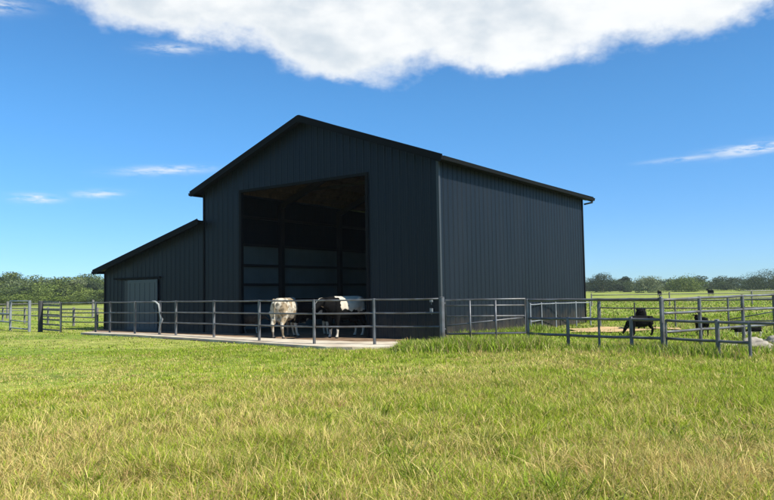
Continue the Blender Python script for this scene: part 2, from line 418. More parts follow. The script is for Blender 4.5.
# roofs
OV, OE = .40, .36
def roof(s0, z0, s1, z1, name):
    """slope from (s0,z0) high to (s1,z1) low; slab + ribbed top sheet"""
    mb = MB(); y0, y1 = -OV, LD+OV
    V = [(-s0, y0, z0), (-s0, y1, z0), (-s1, y1, z1), (-s1, y0, z1)]
    T = [(x, y, z+.05) for x, y, z in V]
    mb.add(V+T, [(0, 1, 2, 3), (7, 6, 5, 4), (0, 3, 7, 4), (1, 5, 6, 2), (3, 2, 6, 7), (0, 4, 5, 1)])
    pr = profile(y0+.01, y1-.01)
    for (a, h0), (b, h1) in zip(pr, pr[1:]):
        mb.add([(-s0, a, z0+.056+h0), (-s1, a, z1+.056+h0), (-s1, b, z1+.056+h1), (-s0, b, z0+.056+h1)], [(0, 1, 2, 3)])
    r = mb.build(name, M_clad, barn); return r
sl_m = (HR-HE)/(WM/2)
r1 = roof(WM/2, HR, -OE, HE-OE*sl_m, 'roof')
r2 = roof(WM/2, HR, WM+OE, HE-OE*sl_m, 'roof')
sl_s = (HS1-HS0)/(WS-WM)
r3 = roof(WM+.01, HS1, WS+OE, HS0-OE*sl_s, 'shed_roof')
mb = MB()
for sg in (-1, 1):
    mb.beam((-WM/2+sg*.0, -OV-.01, HR+.10), (-WM/2+sg*.0, LD+OV+.01, HR+.10), .12, .03)
    a = Vector((-WM/2, -OV-.012, HR+.098)); e = a+Vector((sg*.3, 0, -.3*sl_m))
    b = a+Vector((0, LD+2*OV+.024, 0)); g = e+Vector((0, LD+2*OV+.024, 0))
    mb.add([a, e, g, b], [(0, 1, 2, 3)])
mb.build('ridge_cap', M_trim, r1)
def rake(s0, z0, s1, z1, y, name='rake_trim'):
    mb = MB(); mb.beam((-s0, y, z0-.01), (-s1, y, z1-.01), .03, .24); return mb.build(name, M_trim, barn)
for y in (-OV-.017, LD+OV+.017):
    rake(WM/2, HR, -OE-.02, HE-(OE+.02)*sl_m, y); rake(WM/2, HR, WM+OE+.02, HE-(OE+.02)*sl_m, y)
    rake(WM-.1, HS1, WS+OE+.02, HS0-(OE+.02)*sl_s, y)
def gutter(x, z, sg):
    mb = MB(); y0, y1 = -OV-.03, LD+OV+.03
    P = [(0, .05), (0, -.09), (sg*.10, -.09), (sg*.125, .035), (sg*.115, .035), (sg*.093, -.078), (sg*.01, -.078), (sg*.01, .05)]
    n = len(P); V = [(x+px, y0, z+pz) for px, pz in P]+[(x+px, y1, z+pz) for px, pz in P]
    mb.add(V, [(i, (i+1) % n, n+(i+1) % n, n+i) for i in range(n)]+[tuple(range(n))[::-1], tuple(range(n, 2*n))])
    return mb.build('gutter', M_trim, barn)
gutter(OE+.005, HE-OE*sl_m, 1); gutter(-WM-OE-.005, HE-OE*sl_m, -1); gutter(-WS-OE-.005, HS0-OE*sl_s, -1)
# soffit boards under the overhangs
mb = MB(); mb.box((OE/2+.02, LD/2, HE-OE*sl_m-.035), (OE-.05, LD+2*OV-.1, .02)); mb.build('soffit', M_trim, barn)
# corner and opening trims
def trim(x, y, h, m=M_trim, w=.11):
    mb = MB(); mb.box((x, y, h/2-.05), (w, w, h+.1)); return mb.build('corner_trim', m, barn, bevel=.008)
trim(-.012, .012, HE-.12, M_ctrim, .10); trim(-.01, LD-.01, HE-.15, M_trim, .10); trim(-WS+.01, .01, HS0-.12); trim(-WM-.0, .01, HE-.15, M_trim, .09)
mb = MB()
mb.box((-D0, .02, DH/2), (.12, .14, DH)); mb.box((-D1, .02, DH/2), (.12, .14, DH)); mb.box((-(D0+D1)/2, .02, DH+.055), (D1-D0+.12, .14, .11))
mb.build('door_frame', M_trim, barn, bevel=.006)
# shed sliding door
mb = MB(); xs = [SD0, SD1]
mb.box((-(SD0+SD1)/2, -.075, SDH/2+.02), (SD1-SD0, .04, SDH))
door = mb.build('sliding_door', M_door, barn, bevel=.006)
mb = MB()
for i in range(6):
    s = SD0+.18+i*(SD1-SD0-.36)/5; mb.box((-s, -.1, SDH/2+.02), (.02, .012, SDH-.2))
for z in (.12, SDH-.08): mb.box((-(SD0+SD1)/2, -.102, z), (SD1-SD0-.02, .016, .09))
mb.build('door_battens', M_door, door)
mb = MB(); mb.tube([(-SD0-.15, -.1, 1.0), (-SD0-.15, -.16, 1.03), (-SD0-.15, -.16, 1.22), (-SD0-.15, -.1, 1.25)], .012); mb.build('handle', M_steel, door)
mb = MB(); mb.box((-(SD0+SD1)/2-.45, -.085, SDH+.1), (SD1-SD0+1.3, .07, .09)); mb.build('door_track', M_trim, barn)
mb = MB(); mb.box((-SD1-.17, -.035, SDH/2), (.26, .03, SDH)); mb.build('door_jamb', M_steel, barn)
# inside: liner, frames, girts, ceiling boards
mb = MB()
pr = profile(.1, WM-.1)
for (a, h0), (b, h1) in zip(pr, pr[1:]):
    mb.add([(-a, LD-.12, .02), (-b, LD-.12, .02), (-b, LD-.12, 3.95), (-a, LD-.12, 3.95)], [(0, 1, 2, 3)])
mb.build('liner_panel', M_liner, barn)
for z in (1.15, 2.12, 3.02, 4.9):
    mb = MB(); mb.box((-WM/2, LD-.22, z), (WM-.3, .08, .13)); mb.build('girt', M_steel, barn)
for z in (1.15, 2.5, 3.9, 5.2):
    mb = MB(); mb.box((-.08, LD/2, z), (.08, LD-.5, .12)); mb.build('girt', M_steel, barn)
for z in (1.2, 2.0, 2.85, 3.76, 5.0):
    mb = MB(); mb.box((-WM+.13, LD/2, z), (.08, LD-.5, .12)); mb.build('girt', M_steel, barn)
for y in (.35, 4.3, 8.5, 12.5):
    for s in (.2, WM-.25):
        mb = MB(); mb.box((-s, y, 2.85), (.2, .22, 5.7)); mb.build('column', M_steel, barn)
    mb = MB()
    mb.beam((-.2, y, HE-.32), (-WM/2, y, HR-.32), .14, .26); mb.beam((-WM/2, y, HR-.32), (-WM+.2, y, HE-.32), .14, .26)
    mb.beam((-2.2, y, HE+.3), (-WM+2.2, y, HE+.3), .1, .12)
    mb.build('rafter', M_steel, barn)
for s in (2.4, 4.9, 7.9):
    mb = MB(); mb.box((-s, LD-.2, 3.3), (.14, .18, 6.4)); mb.build('column', M_steel, barn)
mb = MB()
for k in range(1, 9):
    for sg in (-1, 1):
        s = WM/2+sg*k*.66; z = roof_z(s)-.12
        mb.box((-s, LD/2, z), (.06, LD-.3, .15))
mb.build('purlins', M_wood, barn)
mb = MB()
for sg in (-1, 1):
    s0 = WM/2; s1 = WM/2+sg*(WM/2-.15)
    a, b = roof_z(s0)-.03, roof_z(s1)-.03
    mb.add([(-s0, .15, a), (-s0, LD-.15, a), (-s1, LD-.15, b), (-s1, .15, b)], [(0, 1, 2, 3)])
mb.build('ceiling_boards', M_wood, barn)
mb = MB(); mb.tube([(OE+.04, LD+OV-.1, HE-.2), (OE+.04, LD+OV-.1, HE-.30), (.06, LD+.1, HE-.38)], .04, 10)
mb.build('gutter_outlet', M_ctrim, barn, smooth=True)
M_white = mat('white_plastic', (.22, .24, .25), .5, var=.1)
for z in (1.3, .98):
    mb = MB(); mb.box((-.32, -.055, z), (.10, .07, .12)); mb.box((-.32, -.093, z), (.05, .012, .05)); mb.tube([(-.32, -.05, z-.05), (-.32, -.05, z-.14)], .01)
    mb.build('outlet_box', M_white, barn, bevel=.004)

# ------------------------------------------------------------------ fences
M_pipe = mat('galvanised_pipe', (.145, .155, .17), .45, metal=.3, col2=(.085, .078, .072), scale=3.5, bump=.1, bscale=60)
M_pipe2 = mat('pale_pipe', (.24, .26, .28), .5, metal=.25, var=.25, scale=5)
M_old = mat('weathered_wood', (.20, .19, .18), .9, var=.45, scale=4, stretch=(3, 3, .5), bump=.6, bscale=30)
M_dark = mat('dark_post', (.045, .045, .05), .8, var=.3)

def post(mb, x, y, h, r=.045, base=-.3):
    mb.tube([(x, y, base), (x, y, h-.015), (x, y, h)], [r, r, r*.8], 10)
def fence(name, label, posts, rails, m=M_pipe, pr=.045, rr=.024, group=None, ph=None, cat='fence'):
    """posts: (x,y,height,radius|None); rails: list of heights or list-per-post heights"""
    o = empty(name, (posts[0][0], posts[0][1], 0)); tag(o, label, cat, group)
    ox, oy = posts[0][0], posts[0][1]
    for q in posts:
        x, y, h = q[:3]; r = q[3] if len(q) > 3 else pr
        mb = MB(); g = float(ground_h(x, y)); post(mb, x-ox, y-oy, h+g, r); 
        mb.tube([(x-ox, y-oy, h+g), (x-ox, y-oy, h+g+.012)], [r*1.08, r*.7], 10)
        mb.build('post', m, o, smooth=False)
    for hs in rails:
        mb = MB(); pts = []
        for i, q in enumerate(posts):
            z = hs[i] if isinstance(hs, (list, tuple)) else hs
            if z is None: continue
            pts.append((q[0]-ox, q[1]-oy, z+float(ground_h(q[0], q[1]))))
        den = []
        for a, b in zip(pts, pts[1:]):
            a = Vector(a); b = Vector(b); 
            for k in range(4):
                c = a.lerp(b, k/4); c.z -= .008*math.sin(PI*k/4); den.append(c)
        den.append(Vector(pts[-1])); mb.tube(den, rr, 8); mb.build('rail', m, o, smooth=True)
    return o
n = len(FPOST)
lerp = lambda a, b, t: a+(b-a)*t
fr = [[lerp(1.38, 1.32, i/(n-1)) for i in range(n)], [lerp(1.0, .88, i/(n-1)) for i in range(n)], [lerp(.62, .48, i/(n-1)) for i in range(n)]]
posts = [(x, y, fr[0][i]+.02) for i, (x, y) in enumerate(FPOST)]
posts[0] = (1.48, 19.2, 1.42, .07)
front_fence = fence('pipe_fence', 'long grey three-rail pipe fence standing on the concrete strip in front of the barn', posts, fr)
# near right fence
NP = [(1.48, 19.2), (3.81, 19.2), (4.75, 18.6), (5.42, 18.1), (6.11, 17.7), (6.69, 17.2)]
fence('pipe_fence', 'grey three-rail pipe fence running from the gate towards the right in front of the pens',
      [(3.81, 19.2, 1.33), (4.75, 18.6, .84), (5.42, 18.1, 1.2, .03), (6.11, 17.7, .86, .045), (6.69, 17.2, 1.36, .045)],
      [1.31, .81, [.40, .38, .36, .36, .36]], rr=.035)
fence('pipe_fence', 'low grey two-rail pipe barrier with short posts, nearest the camera at the right',
      [(6.75, 17.1, .80, .022), (7.48, 16.0, .84, .05), (7.9, 15.4, .80, .035), (8.9, 14.4, .8), (10.1, 13.4, .8)],
      [.79, [.36, .36, .36, None, None]], rr=.033)
fence('pipe_fence', 'tall grey pipe fence continuing to the right edge behind the low barrier',
      [(6.78, 17.30, 1.29, .02), (8.07, 18.2, 1.34), (9.69, 19.2, 1.36, .045), (11.0, 20.0, 1.36, .05), (13.4, 21.5, 1.38), (16, 22.8, 1.38)],
      [[1.29, 1.31, 1.33, 1.34, 1.34, 1.34], .96, .50], rr=.033)
# gate
gt = empty('metal_gate', (1.58, 19.2, 0)); tag(gt, 'grey tubular farm gate with a diagonal brace beside the barn corner', 'gate')
gx = 2.17
mb = MB()
mb.tube([(0, 0, .42), (0, 0, 1.34), (gx, 0, 1.34), (gx, 0, .42), (0, 0, .42)], .03, 8); mb.build('gate_frame', M_pipe, gt, smooth=True)
for z in (1.19, .90):
    mb = MB(); mb.tube([(0, 0, z), (gx, 0, z-.02)], .02, 8); mb.build('rail', M_pipe, gt, smooth=True)
for x in (.66, 1.36):
    mb = MB(); mb.tube([(x, -.02, .05), (x, -.02, 1.32)], .024, 8); mb.build('upright', M_pipe, gt, smooth=True)
mb = MB(); mb.tube([(0, .02, .64), (gx, .02, .84)], .02, 8); mb.build('brace', M_pipe, gt, smooth=True)
for z in (.55, 1.25):
    mb = MB(); mb.tube([(-.1, 0, z), (0, 0, z)], .03, 8); mb.build('hinge', M_pipe, gt)
# pens beside the barn
fence('pen_fence', 'low pale pipe pen fence along the barn side wall',
      [(5.55, 27.4, 1.05, .035), (6.25, 28.6, 1.05, .03), (7.0, 29.3, 1.05, .03), (8.0, 29.9, 1.05, .03), (8.75, 30.4, 1.05, .035)], [1.0, .35], m=M_pipe2, pr=.03, rr=.022)
fence('pen_fence', 'pale two-rail pen fence crossing the pasture behind the right-hand fence',
      [(8.9, 29.6, 1.15, .07), (9.9, 28.2, 1.0, .03), (11.2, 27.4, 1.12, .03), (13.4, 26.6, 1.12, .03), (15.8, 26.0, 1.1, .035), (18.4, 25.4, 1.1), (21, 25, 1.1)], [1.08, .78], m=M_pipe, pr=.03, rr=.026)
o = empty('metal_gate', (12.2, 25.2, 0)); tag(o, 'grey gate with a slanting brace standing open behind the right-hand fence', 'gate')
mb = MB(); mb.tube([(0, 0, .35), (0, 0, 1.1), (2.9, -.6, 1.15), (2.9, -.6, .35), (0, 0, .35)], .025, 8); mb.build('gate_frame', M_pipe, o, smooth=True)
mb = MB(); mb.tube([(0, 0, .4), (2.9, -.6, .95)], .02, 8); mb.build('brace', M_pipe, o, smooth=True)
for x in (0, 2.9):
    mb = MB(); mb.tube([(x, -x*.207, -.2), (x, -x*.207, 1.2)], .035, 8); mb.build('post', M_pipe, o)
fence('wire_fence', 'far wooden post and rail fence across the pasture at the right',
      [(18+6.2*i, 62-1.7*i, 1.15) for i in range(8)], [1.0, .6], m=M_old, pr=.06, rr=.035)
# left end
o = empty('metal_gate', (-16.54, 32.4, 0)); tag(o, 'tall framed grey gate panel at the far left end of the fence', 'gate')
gv = Vector((-1.9, 1.9, 0))
mb = MB(); mb.tube([(0, 0, .12), (0, 0, 1.42), (gv.x, gv.y, 1.42), (gv.x, gv.y, .12), (0, 0, .12)], .035, 8); mb.build('gate_frame', M_pipe2, o, smooth=True)
mb = MB(); mb.tube([(0, 0, .45), (gv.x, gv.y, .5)], .025, 8); mb.build('rail', M_pipe2, o, smooth=True)
for q, r in ((Vector(), .07), (gv, .06)):
    mb = MB(); mb.tube([(q.x, q.y, -.3), (q.x, q.y, 1.45)], r, 10); mb.build('post', M_pipe2, o)
o = empty('slatted_gate', (-14.6, 31.2, 0)); tag(o, 'weathered many-rail gate hung from the thick dark post at left', 'gate')
for z in (.10, .34, .56, .78, 1.0, 1.2, 1.36):
    mb = MB(); mb.beam((0, 0, z), (-1.25, 1.1, z+.02), .03, .07); mb.build('rail', M_old, o)
for q in ((-.02, 0), (-1.2, 1.06)):
    mb = MB(); mb.beam((q[0], q[1], .05), (q[0], q[1], 1.4), .07, .05); mb.build('gate_stile', M_old, o)
mb = MB(); post(mb, 0, 0, 1.42, .11); o = mb.build('fence_post', M_dark); o.location = (-15.98, 32.3, 0)
tag(o, 'thick dark post between the two gates at the far left', 'post')
fence('rail_fence', 'low single-rail pale fence leaving the photo at the left edge',
      [(-18.5, 34.4, .95, .05), (-20.35, 36.6, .95, .11), (-22.4, 38.4, .95), (-25, 40.6, .95)], [.40, .8], m=M_pipe2, rr=.035)
fence('wooden_fence', 'weathered wooden rail fence behind the left gates near the shed corner',
      [(-14.9, 36, 1.0), (-17.0, 38.0, 1.0, .07), (-19.6, 40.5, 1.0), (-22.5, 43.5, 1.0), (-25.5, 46.5, 1.0), (-29, 50, 1.0)], [.92, .5], m=M_old, pr=.06, rr=.035)
fence('wooden_fence', 'distant wooden post fence across the left pasture below the wood',
      [(-17.0, 56, 1.3, .09), (-22.9, 54.5, 1.3, .09), (-29, 53.5, 1.3, .09), (-35, 52, 1.3, .08), (-41, 51, 1.3, .08), (-48, 50, 1.3, .08)], [1.1, .6], m=M_old, rr=.03)
# white bent hose on the fence post before the grey door
mb = MB(); x, y = -8.86, 27.3
pts = [(x-.30, y-.05, 1.36), (x-.16, y-.07, 1.35), (x-.03, y-.09, 1.24), (x+.0, y-.10, 1.05), (x+.02, y-.1, .85), (x+.10, y-.1, .66), (x+.05, y-.1, .52), (x, y-.09, .3), (x-.02, y-.08, .09)]
mb.tube(pts, [.03, .035, .04, .03, .03, .055, .045, .025, .025], 8)
o = mb.build('hose', mat('grey_hose', (.26, .27, .27), .6), smooth=True); tag(o, 'white bent hose hanging over the fence before the grey shed door', 'hose')
# ------------------------------------------------------------------ stones
M_stone = mat('pale_stone', (.36, .32, .25), .95, var=.5, scale=3, bump=.8, bscale=12)
def stone(x, y, r, label, seed, sq=.55):
    bm = bmesh.new(); bmesh.ops.create_icosphere(bm, subdivisions=4, radius=1)
    for v in bm.verts:
        q = v.co*1.2+Vector((seed*7.1, 3, 1)); f = 1+.45*noise.noise(q)+.2*noise.noise(q*2.7)+.05*noise.noise(q*8)
        v.co = Vector((v.co.x*r[0], v.co.y*r[1], v.co.z*r[2]))*f
    me = bpy.data.meshes.new('stone'); bm.to_mesh(me); bm.free(); me.materials.append(M_stone)
    me.polygons.foreach_set('use_smooth', [True]*len(me.polygons))
    o = bpy.data.objects.new('stone', me); COL.objects.link(o); o.location = (x, y, r[2]*.55); o.rotation_euler.z = seed
    tag(o, label, 'stone', 'pale stones by the right fence')
stone(9.0, 17.25, (.50, .34, .20), 'largest pale stone lying by the fence at the right edge', 1)
stone(9.75, 17.5, (.40, .3, .22), 'rounded pale stone touching the right edge of the photo', 2)
stone(8.35, 17.5, (.26, .2, .15), 'small flat pale stone, leftmost by the right fence', 3)
stone(9.45, 16.9, (.22, .18, .14), 'small pale stone in front of the two bigger stones', 4)

# ------------------------------------------------------------------ cattle
def sections(mb, secs, n=14):
    """closed loft; secs: (centre, half width, half height, direction)"""
    o = len(mb.v)
    for c, wd, ht, dr in secs:
        c = Vector(c); dr = Vector(dr).normalized(); up = Vector((0, 0, 1)); up = (up-dr*up.dot(dr)).normalized(); sd = dr.cross(up)
        for k in range(n):
            t = 2*PI*k/n; mb.v.append(tuple(c+sd*(math.cos(t)*wd)+up*(math.sin(t)*ht)))
    for i in range(len(secs)-1):
        for k in range(n):
            q = o+i*n; mb.f.append((q+k, q+(k+1) % n, q+n+(k+1) % n, q+n+k))
    mb.f.append(tuple(o+k for k in reversed(range(n)))); mb.f.append(tuple(o+(len(secs)-1)*n+k for k in range(n)))
def cow_mesh(head='up', udder=True, stride=0.0, vox=.022):
    m = MB(); X = Vector((1, 0, 0))
    sections(m, [((-.86, 0, 1.16), .10, .12, X), ((-.80, 0, 1.13), .22, .25, X), ((-.62, 0, 1.08), .29, .33, X), ((-.35, 0, 1.02), .33, .39, X), ((0, 0, .99), .36, .42, X),
                 ((.3, 0, 1.0), .33, .41, X), ((.52, 0, 1.04), .27, .38, X), ((.70, 0, 1.08), .20, .30, X), ((.80, 0, 1.1), .12, .2, X)])
    for sy in (-1, 1):   # hip bones, shoulders
        m.ellipsoid((-.52, sy*.24, 1.31), (.09, .07, .075)); m.ellipsoid((-.84, sy*.10, 1.22), (.06, .05, .06)); m.ellipsoid((.5, sy*.2, 1.05), (.16, .12, .32)); m.ellipsoid((-.62, sy*.19, .98), (.2, .12, .30))
    if head == 'up': nk = [(.62, 0, 1.18), (.85, 0, 1.30), (1.02, 0, 1.42)]; hd = Vector((.80, 0, -.42)); hp = Vector((1.02, 0, 1.46))
    elif head == 'level': nk = [(.62, 0, 1.14), (.88, 0, 1.18), (1.08, .02, 1.22)]; hd = Vector((.75, .1, -.5)); hp = Vector((1.08, .02, 1.26))
    else: nk = [(.62, 0, 1.08), (.88, 0, .86), (1.05, 0, .55)]; hd = Vector((.45, 0, -.9)); hp = Vector((1.05, 0, .58))
    sections(m, [(nk[0], .17, .28, Vector(nk[1])-Vector(nk[0])), (nk[1], .12, .19, Vector(nk[2])-Vector(nk[0])), (nk[2], .10, .14, Vector(nk[2])-Vector(nk[1]))])
    hd.normalize()
    sections(m, [(hp-hd*.08, .07, .08, hd), (hp, .115, .12, hd), (hp+hd*.14, .12, .125, hd), (hp+hd*.28, .085, .095, hd), (hp+hd*.40, .075, .075, hd), (hp+hd*.46, .08, .07, hd), (hp+hd*.50, .05, .04, hd)])
    for sy in (-1, 1):
        e = hp+Vector((-.02, sy*.11, .05))
        m.tube([e, e+Vector((-.03, sy*.08, .01)), e+Vector((-.04, sy*.17, -.02)), e+Vector((-.04, sy*.22, -.05))], [.03, .05, .045, .012], 8)
        m.ellipsoid(hp+hd*.14+Vector((0, sy*.11, .05)), (.03, .022, .03), 8, 6)
    L_ = [(.50, .17, stride), (.50, -.17, -stride)]
    for x, y, st in L_:
        m.tube([(x, y, .85), (x+.02+st*.3, y, .62), (x+.01+st*.7, y, .42), (x+.0+st, y, .38), (x+.01+st, y, .16), (x+.03+st, y, .08), (x+.05+st, y, .035), (x+.06+st, y, 0)], [.13, .095, .06, .055, .038, .048, .058, .062], 10)
    for x, y, st in [(-.66, .18, -stride), (-.66, -.18, stride)]:
        m.tube([(x, y, .95), (x+.08, y, .74), (x-.02+st*.5, y, .58), (x-.12+st*.8, y, .47), (x-.09+st, y, .38), (x-.05+st, y, .15), (x-.02+st, y, .08), (x+.01+st, y, .035), (x+.02+st, y, 0)], [.18, .145, .10, .065, .055, .040, .05, .058, .062], 10)
    if udder:
        m.ellipsoid((-.42, 0, .62), (.20, .15, .13))
        for a, b in ((-.5, .07), (-.5, -.07), (-.34, .07), (-.34, -.07)): m.tube([(a, b, .54), (a, b, .46)], [.022, .016], 6)
    m.tube([(-.86, 0, 1.26), (-.94, 0, 1.2), (-.96, 0, 1.0), (-.95, .01, .75), (-.95, .02, .62), (-.95, .02, .48)], [.04, .035, .024, .02, .045, .012], 8)
    me = bpy.data.meshes.new('t'); me.from_pydata(m.v, [], m.f); o = bpy.data.objects.new('t', me); COL.objects.link(o)
    r = o.modifiers.new('r', 'REMESH'); r.mode = 'VOXEL'; r.voxel_size = vox
    s = o.modifiers.new('s', 'SMOOTH'); s.factor = .5; s.iterations = 3
    dg = bpy.context.evaluated_depsgraph_get(); out = bpy.data.meshes.new_from_object(o.evaluated_get(dg))
    bpy.data.objects.remove(o); bpy.data.meshes.remove(me)
    out.polygons.foreach_set('use_smooth', [True]*len(out.polygons))
    return out, hp, hd
M_coat = mat('cattle_coat', rough=.85, attr='col', spec=.06)
M_horn = mat('horn', (.35, .30, .22), .5, var=.3)
def animal(name, label, cat, loc, rz, sc, coat, head='up', group=None, horns=False, udder=True, stride=0.0, mesh=None):
    me, hp, hd = cow_mesh(head, udder, stride)
    me.name = name
    a = me.attributes.new('col', 'FLOAT_COLOR', 'POINT')
    cs = []
    me_v = me.vertices
    for v in me_v: cs += [*coat(v.co, v.normal), 1]
    a.data.foreach_set('color', cs); me.materials.append(M_coat)
    o = bpy.data.objects.new(name, me); COL.objects.link(o); o.location = loc; o.rotation_euler.z = rz; o.scale = (sc,)*3
    tag(o, label, cat, group)
    if horns:
        for sy in (-1, 1):
            m = MB(); b = hp+Vector((-.03, sy*.08, .10)); m.tube([b, b+Vector((0, sy*.10, .03)), b+Vector((.03, sy*.16, .12))], [.022, .016, .004], 8); m.build('horn', M_horn, o, smooth=True)
    return o
WHT = (.55, .50, .40); BLK = (.006, .006, .006); PINK = (.42, .27, .22); BRN = (.09, .055, .035)
def nz(v, s, off): return noise.noise(v*s+Vector((off, off*.3, 0)))
def coat_white(v, n):
    k = .5+.5*nz(v, 7, 3); q = nz(v, 3.2, 9)+.3*nz(v, 9, 4)
    c = [a*(.55+.4*k) for a in WHT]
    if q > .12: c = [c[0]*.6, c[1]*.52, c[2]*.42]
    if nz(v, 12, 21) > .25: c = [a*.55 for a in c]
    if v.z < .55 and nz(v, 3, 5) > -.1 and abs(v.x) < .7: c = [.16, .13, .10]
    if v.x > 1.35 or v.z < .05: c = (.08, .06, .05)
    return c
def coat_bw(thr, off, socks=.42, saddle=None):
    def f(v, n):
        q = nz(v, 1.9, off); 
        wt = q > thr
        if saddle: wt = (saddle[0] < v.x+.22*nz(v, 4, 2)+.08*nz(v, 13, 7) < saddle[1] and v.z > .94+.14*nz(v, 4, 1)+.06*nz(v, 12, 5)) and nz(v, 7, 15) < .6
        if v.z < socks+.06*nz(v, 6, off): wt = True
        if v.x > 1.02 and abs(v.y) < .045 and v.z > .9: wt = True
        if v.z < .05: return (.05, .045, .04)
        k = .85+.15*nz(v, 9, 1)
        return tuple(c*k for c in (WHT if wt else BLK))
    return f
coat_black = lambda v, n: BLK
coat_dark = lambda v, n: tuple(c*(1+.3*nz(v, 6, 2)) for c in ((.40, .36, .3) if v.z < .45 else BRN))
G = 'cattle standing at the barn opening'
FY = .036
animal('cow', 'dirty white cow seen from behind at the open barn front', 'cow', (-3.62, 25.0, .032), R(74), 1.0, coat_white, 'level', G)
animal('cow', 'black cow with white legs half hidden behind the white cow', 'cow', (-2.75, 25.75, .036), R(28), .98, coat_bw(.55, 4, .5), 'level', G)
animal('cow', 'black cow with a white saddle patch facing left at the right of the opening', 'cow', (-1.52, 24.6, .033), R(180+48), 1.02, coat_bw(.2, 3, .30, (-.8, .42)), 'level', G)
animal('calf', 'small dark calf with pale legs standing inside the barn at left of the opening', 'calf', (-5.45, 28.1, .036), R(-20), .52, coat_dark, 'level', G, udder=False)
animal('calf', 'black calf grazing with its head down behind the right fence', 'calf', (8.45, 23.5, .0), R(170), .47, coat_black, 'down', 'black calves in the pen', udder=False)
animal('calf', 'black calf standing end-on directly behind the grazing calf', 'calf', (9.72, 27.0, .0), R(70), .58, coat_black, 'level', 'black calves in the pen', udder=False)
animal('calf', 'black calf seen end-on behind the rails further right', 'calf', (10.2, 22.9, .0), R(84), .44, coat_black, 'up', 'black calves in the pen', udder=False)
lamb = coat_bw(2, 1, .45)
def lambc(v, n): return (.5, .46, .38) if (v.z < .72) else BLK
animal('lamb', 'small dark-backed lamb with pale legs, left of the pair behind the stones', 'lamb', (10.98, 22.0, 0), R(195), .235, lambc, 'level', 'lambs by the right fence', udder=False)
animal('lamb', 'small dark-backed lamb with pale legs, right of the pair behind the stones', 'lamb', (11.5, 22.1, 0), R(175), .235, lambc, 'down', 'lambs by the right fence', udder=False)
GF = 'black cattle far out in the pasture'
animal('cow', 'tiny black cow far out in the pasture above the tall fence post', 'cow', (42.6, 110, float(ground_h(42.6, 110))), R(80), .75, coat_black, 'up', GF)
animal('cow', 'tiny black cow far out in the pasture, right of the other distant one', 'cow', (51.3, 111.5, float(ground_h(51.3, 111.5))), R(100), .75, coat_black, 'up', GF)

# ------------------------------------------------------------------ trees
M_leaf = leafmat('tree_leaves', .25)
M_bark = mat('bark', (.11, .085, .065), .95, var=.4, scale=4, bump=.5)
def crown_arrays(seed, H, W, nl, nq, base=.12, cols=((.06, .09, .02), (.10, .13, .03)), leaf=.3, shape='round'):
    rg = np.random.default_rng(seed); C = []; S = []
    for i in range(nl):
        t = rg.random()**.85; z = H*(base+(.93-base)*t)
        prof = math.sin(PI*min(1, (.22+.72*t)))**.6 if shape == 'round' else (1-t*.8)
        a = rg.random()*2*PI; rr = W*.5*prof*(.35+.6*rg.random())
        C.append((rr*math.cos(a), rr*math.sin(a), z)); s = W*(.13+.12*rg.random()); S.append((s*1.1, s*1.1, s*.8))
    C = np.array(C); S = np.array(S); lobe = rg.integers(0, nl, nq)
    d = rg.normal(size=(nq, 3)); d /= np.linalg.norm(d, axis=1)[:, None]
    rad = .55+.5*rg.random(nq)**.6
    P = C[lobe]+d*S[lobe]*rad[:, None]
    P[:, 2] = np.maximum(P[:, 2], .15)
    nrm = d+.7*rg.normal(size=(nq, 3)); nrm /= np.linalg.norm(nrm, axis=1)[:, None]
    a = np.cross(nrm, rg.normal(size=(nq, 3))); a /= np.linalg.norm(a, axis=1)[:, None]; b = np.cross(nrm, a)
    sz = leaf*(.5+.9*rg.random(nq))[:, None]
    V = np.stack([P+a*sz*.5, P+b*sz*.33, P-a*sz*.5, P-b*sz*.33], 1).reshape(-1, 3)
    lc = rg.random(nl)[lobe]; c0, c1 = np.array(cols[0]), np.array(cols[1])
    col = c0+(c1-c0)*np.clip(lc+.35*rg.normal(size=nq), 0, 1)[:, None]; col *= (.75+.5*rg.random(nq))[:, None]
    return V, np.repeat(col, 4, 0)
def quads_obj(name, V, col, m, parent=None):
    nq = len(V)//4
    return np_mesh(name, V, np.arange(nq*4), np.arange(nq)*4, None, m, col, parent)
def trunk_mb(seed, H, r):
    rg = random.Random(seed); m = MB()
    m.tube([(0, 0, -.3), (0, 0, .1), (rg.uniform(-.1, .1), 0, H*.35), (rg.uniform(-.2, .2), rg.uniform(-.2, .2), H*.75)], [r*1.4, r, r*.7, r*.2], 8)
    for i in range(6):
        a = rg.uniform(0, 2*PI); z = H*rg.uniform(.25, .6); l = H*.28
        m.tube([(0, 0, z), (math.cos(a)*l*.5, math.sin(a)*l*.5, z+l*.4), (math.cos(a)*l, math.sin(a)*l, z+l*.7)], [r*.4, r*.25, r*.08], 6)
    return m
def tree(name, label, cat, x, y, H, W, seed, cols, nq=5000, nl=26, leaf=.3, base=.12, group=None, shape='round'):
    z = float(ground_h(x, y)); o = empty(name, (x, y, z-.05)); tag(o, label, cat, group)
    V, c = crown_arrays(seed, H, W, nl, nq, base, cols, leaf, shape)
    quads_obj('crown', V, c, M_leaf, o); trunk_mb(seed, H, max(.06, H*.022)).build('trunk', M_bark, o)
DG = ((.028, .045, .016), (.055, .078, .024)); MG = ((.08, .12, .022), (.16, .20, .04)); YG = ((.12, .16, .03), (.22, .26, .06)); PG = ((.12, .15, .07), (.2, .23, .11))
tree('bush', 'dark round bush at the foot of the left wood, above the framed gate', 'bush', -73, 142, 3.6, 4.2, 1, DG, 3500, 18, base=.05)
tree('bush', 'dark round bush at the foot of the left wood, right of the other dark bush', 'bush', -64.8, 139, 2.9, 3.6, 2, DG, 3000, 16, base=.05)
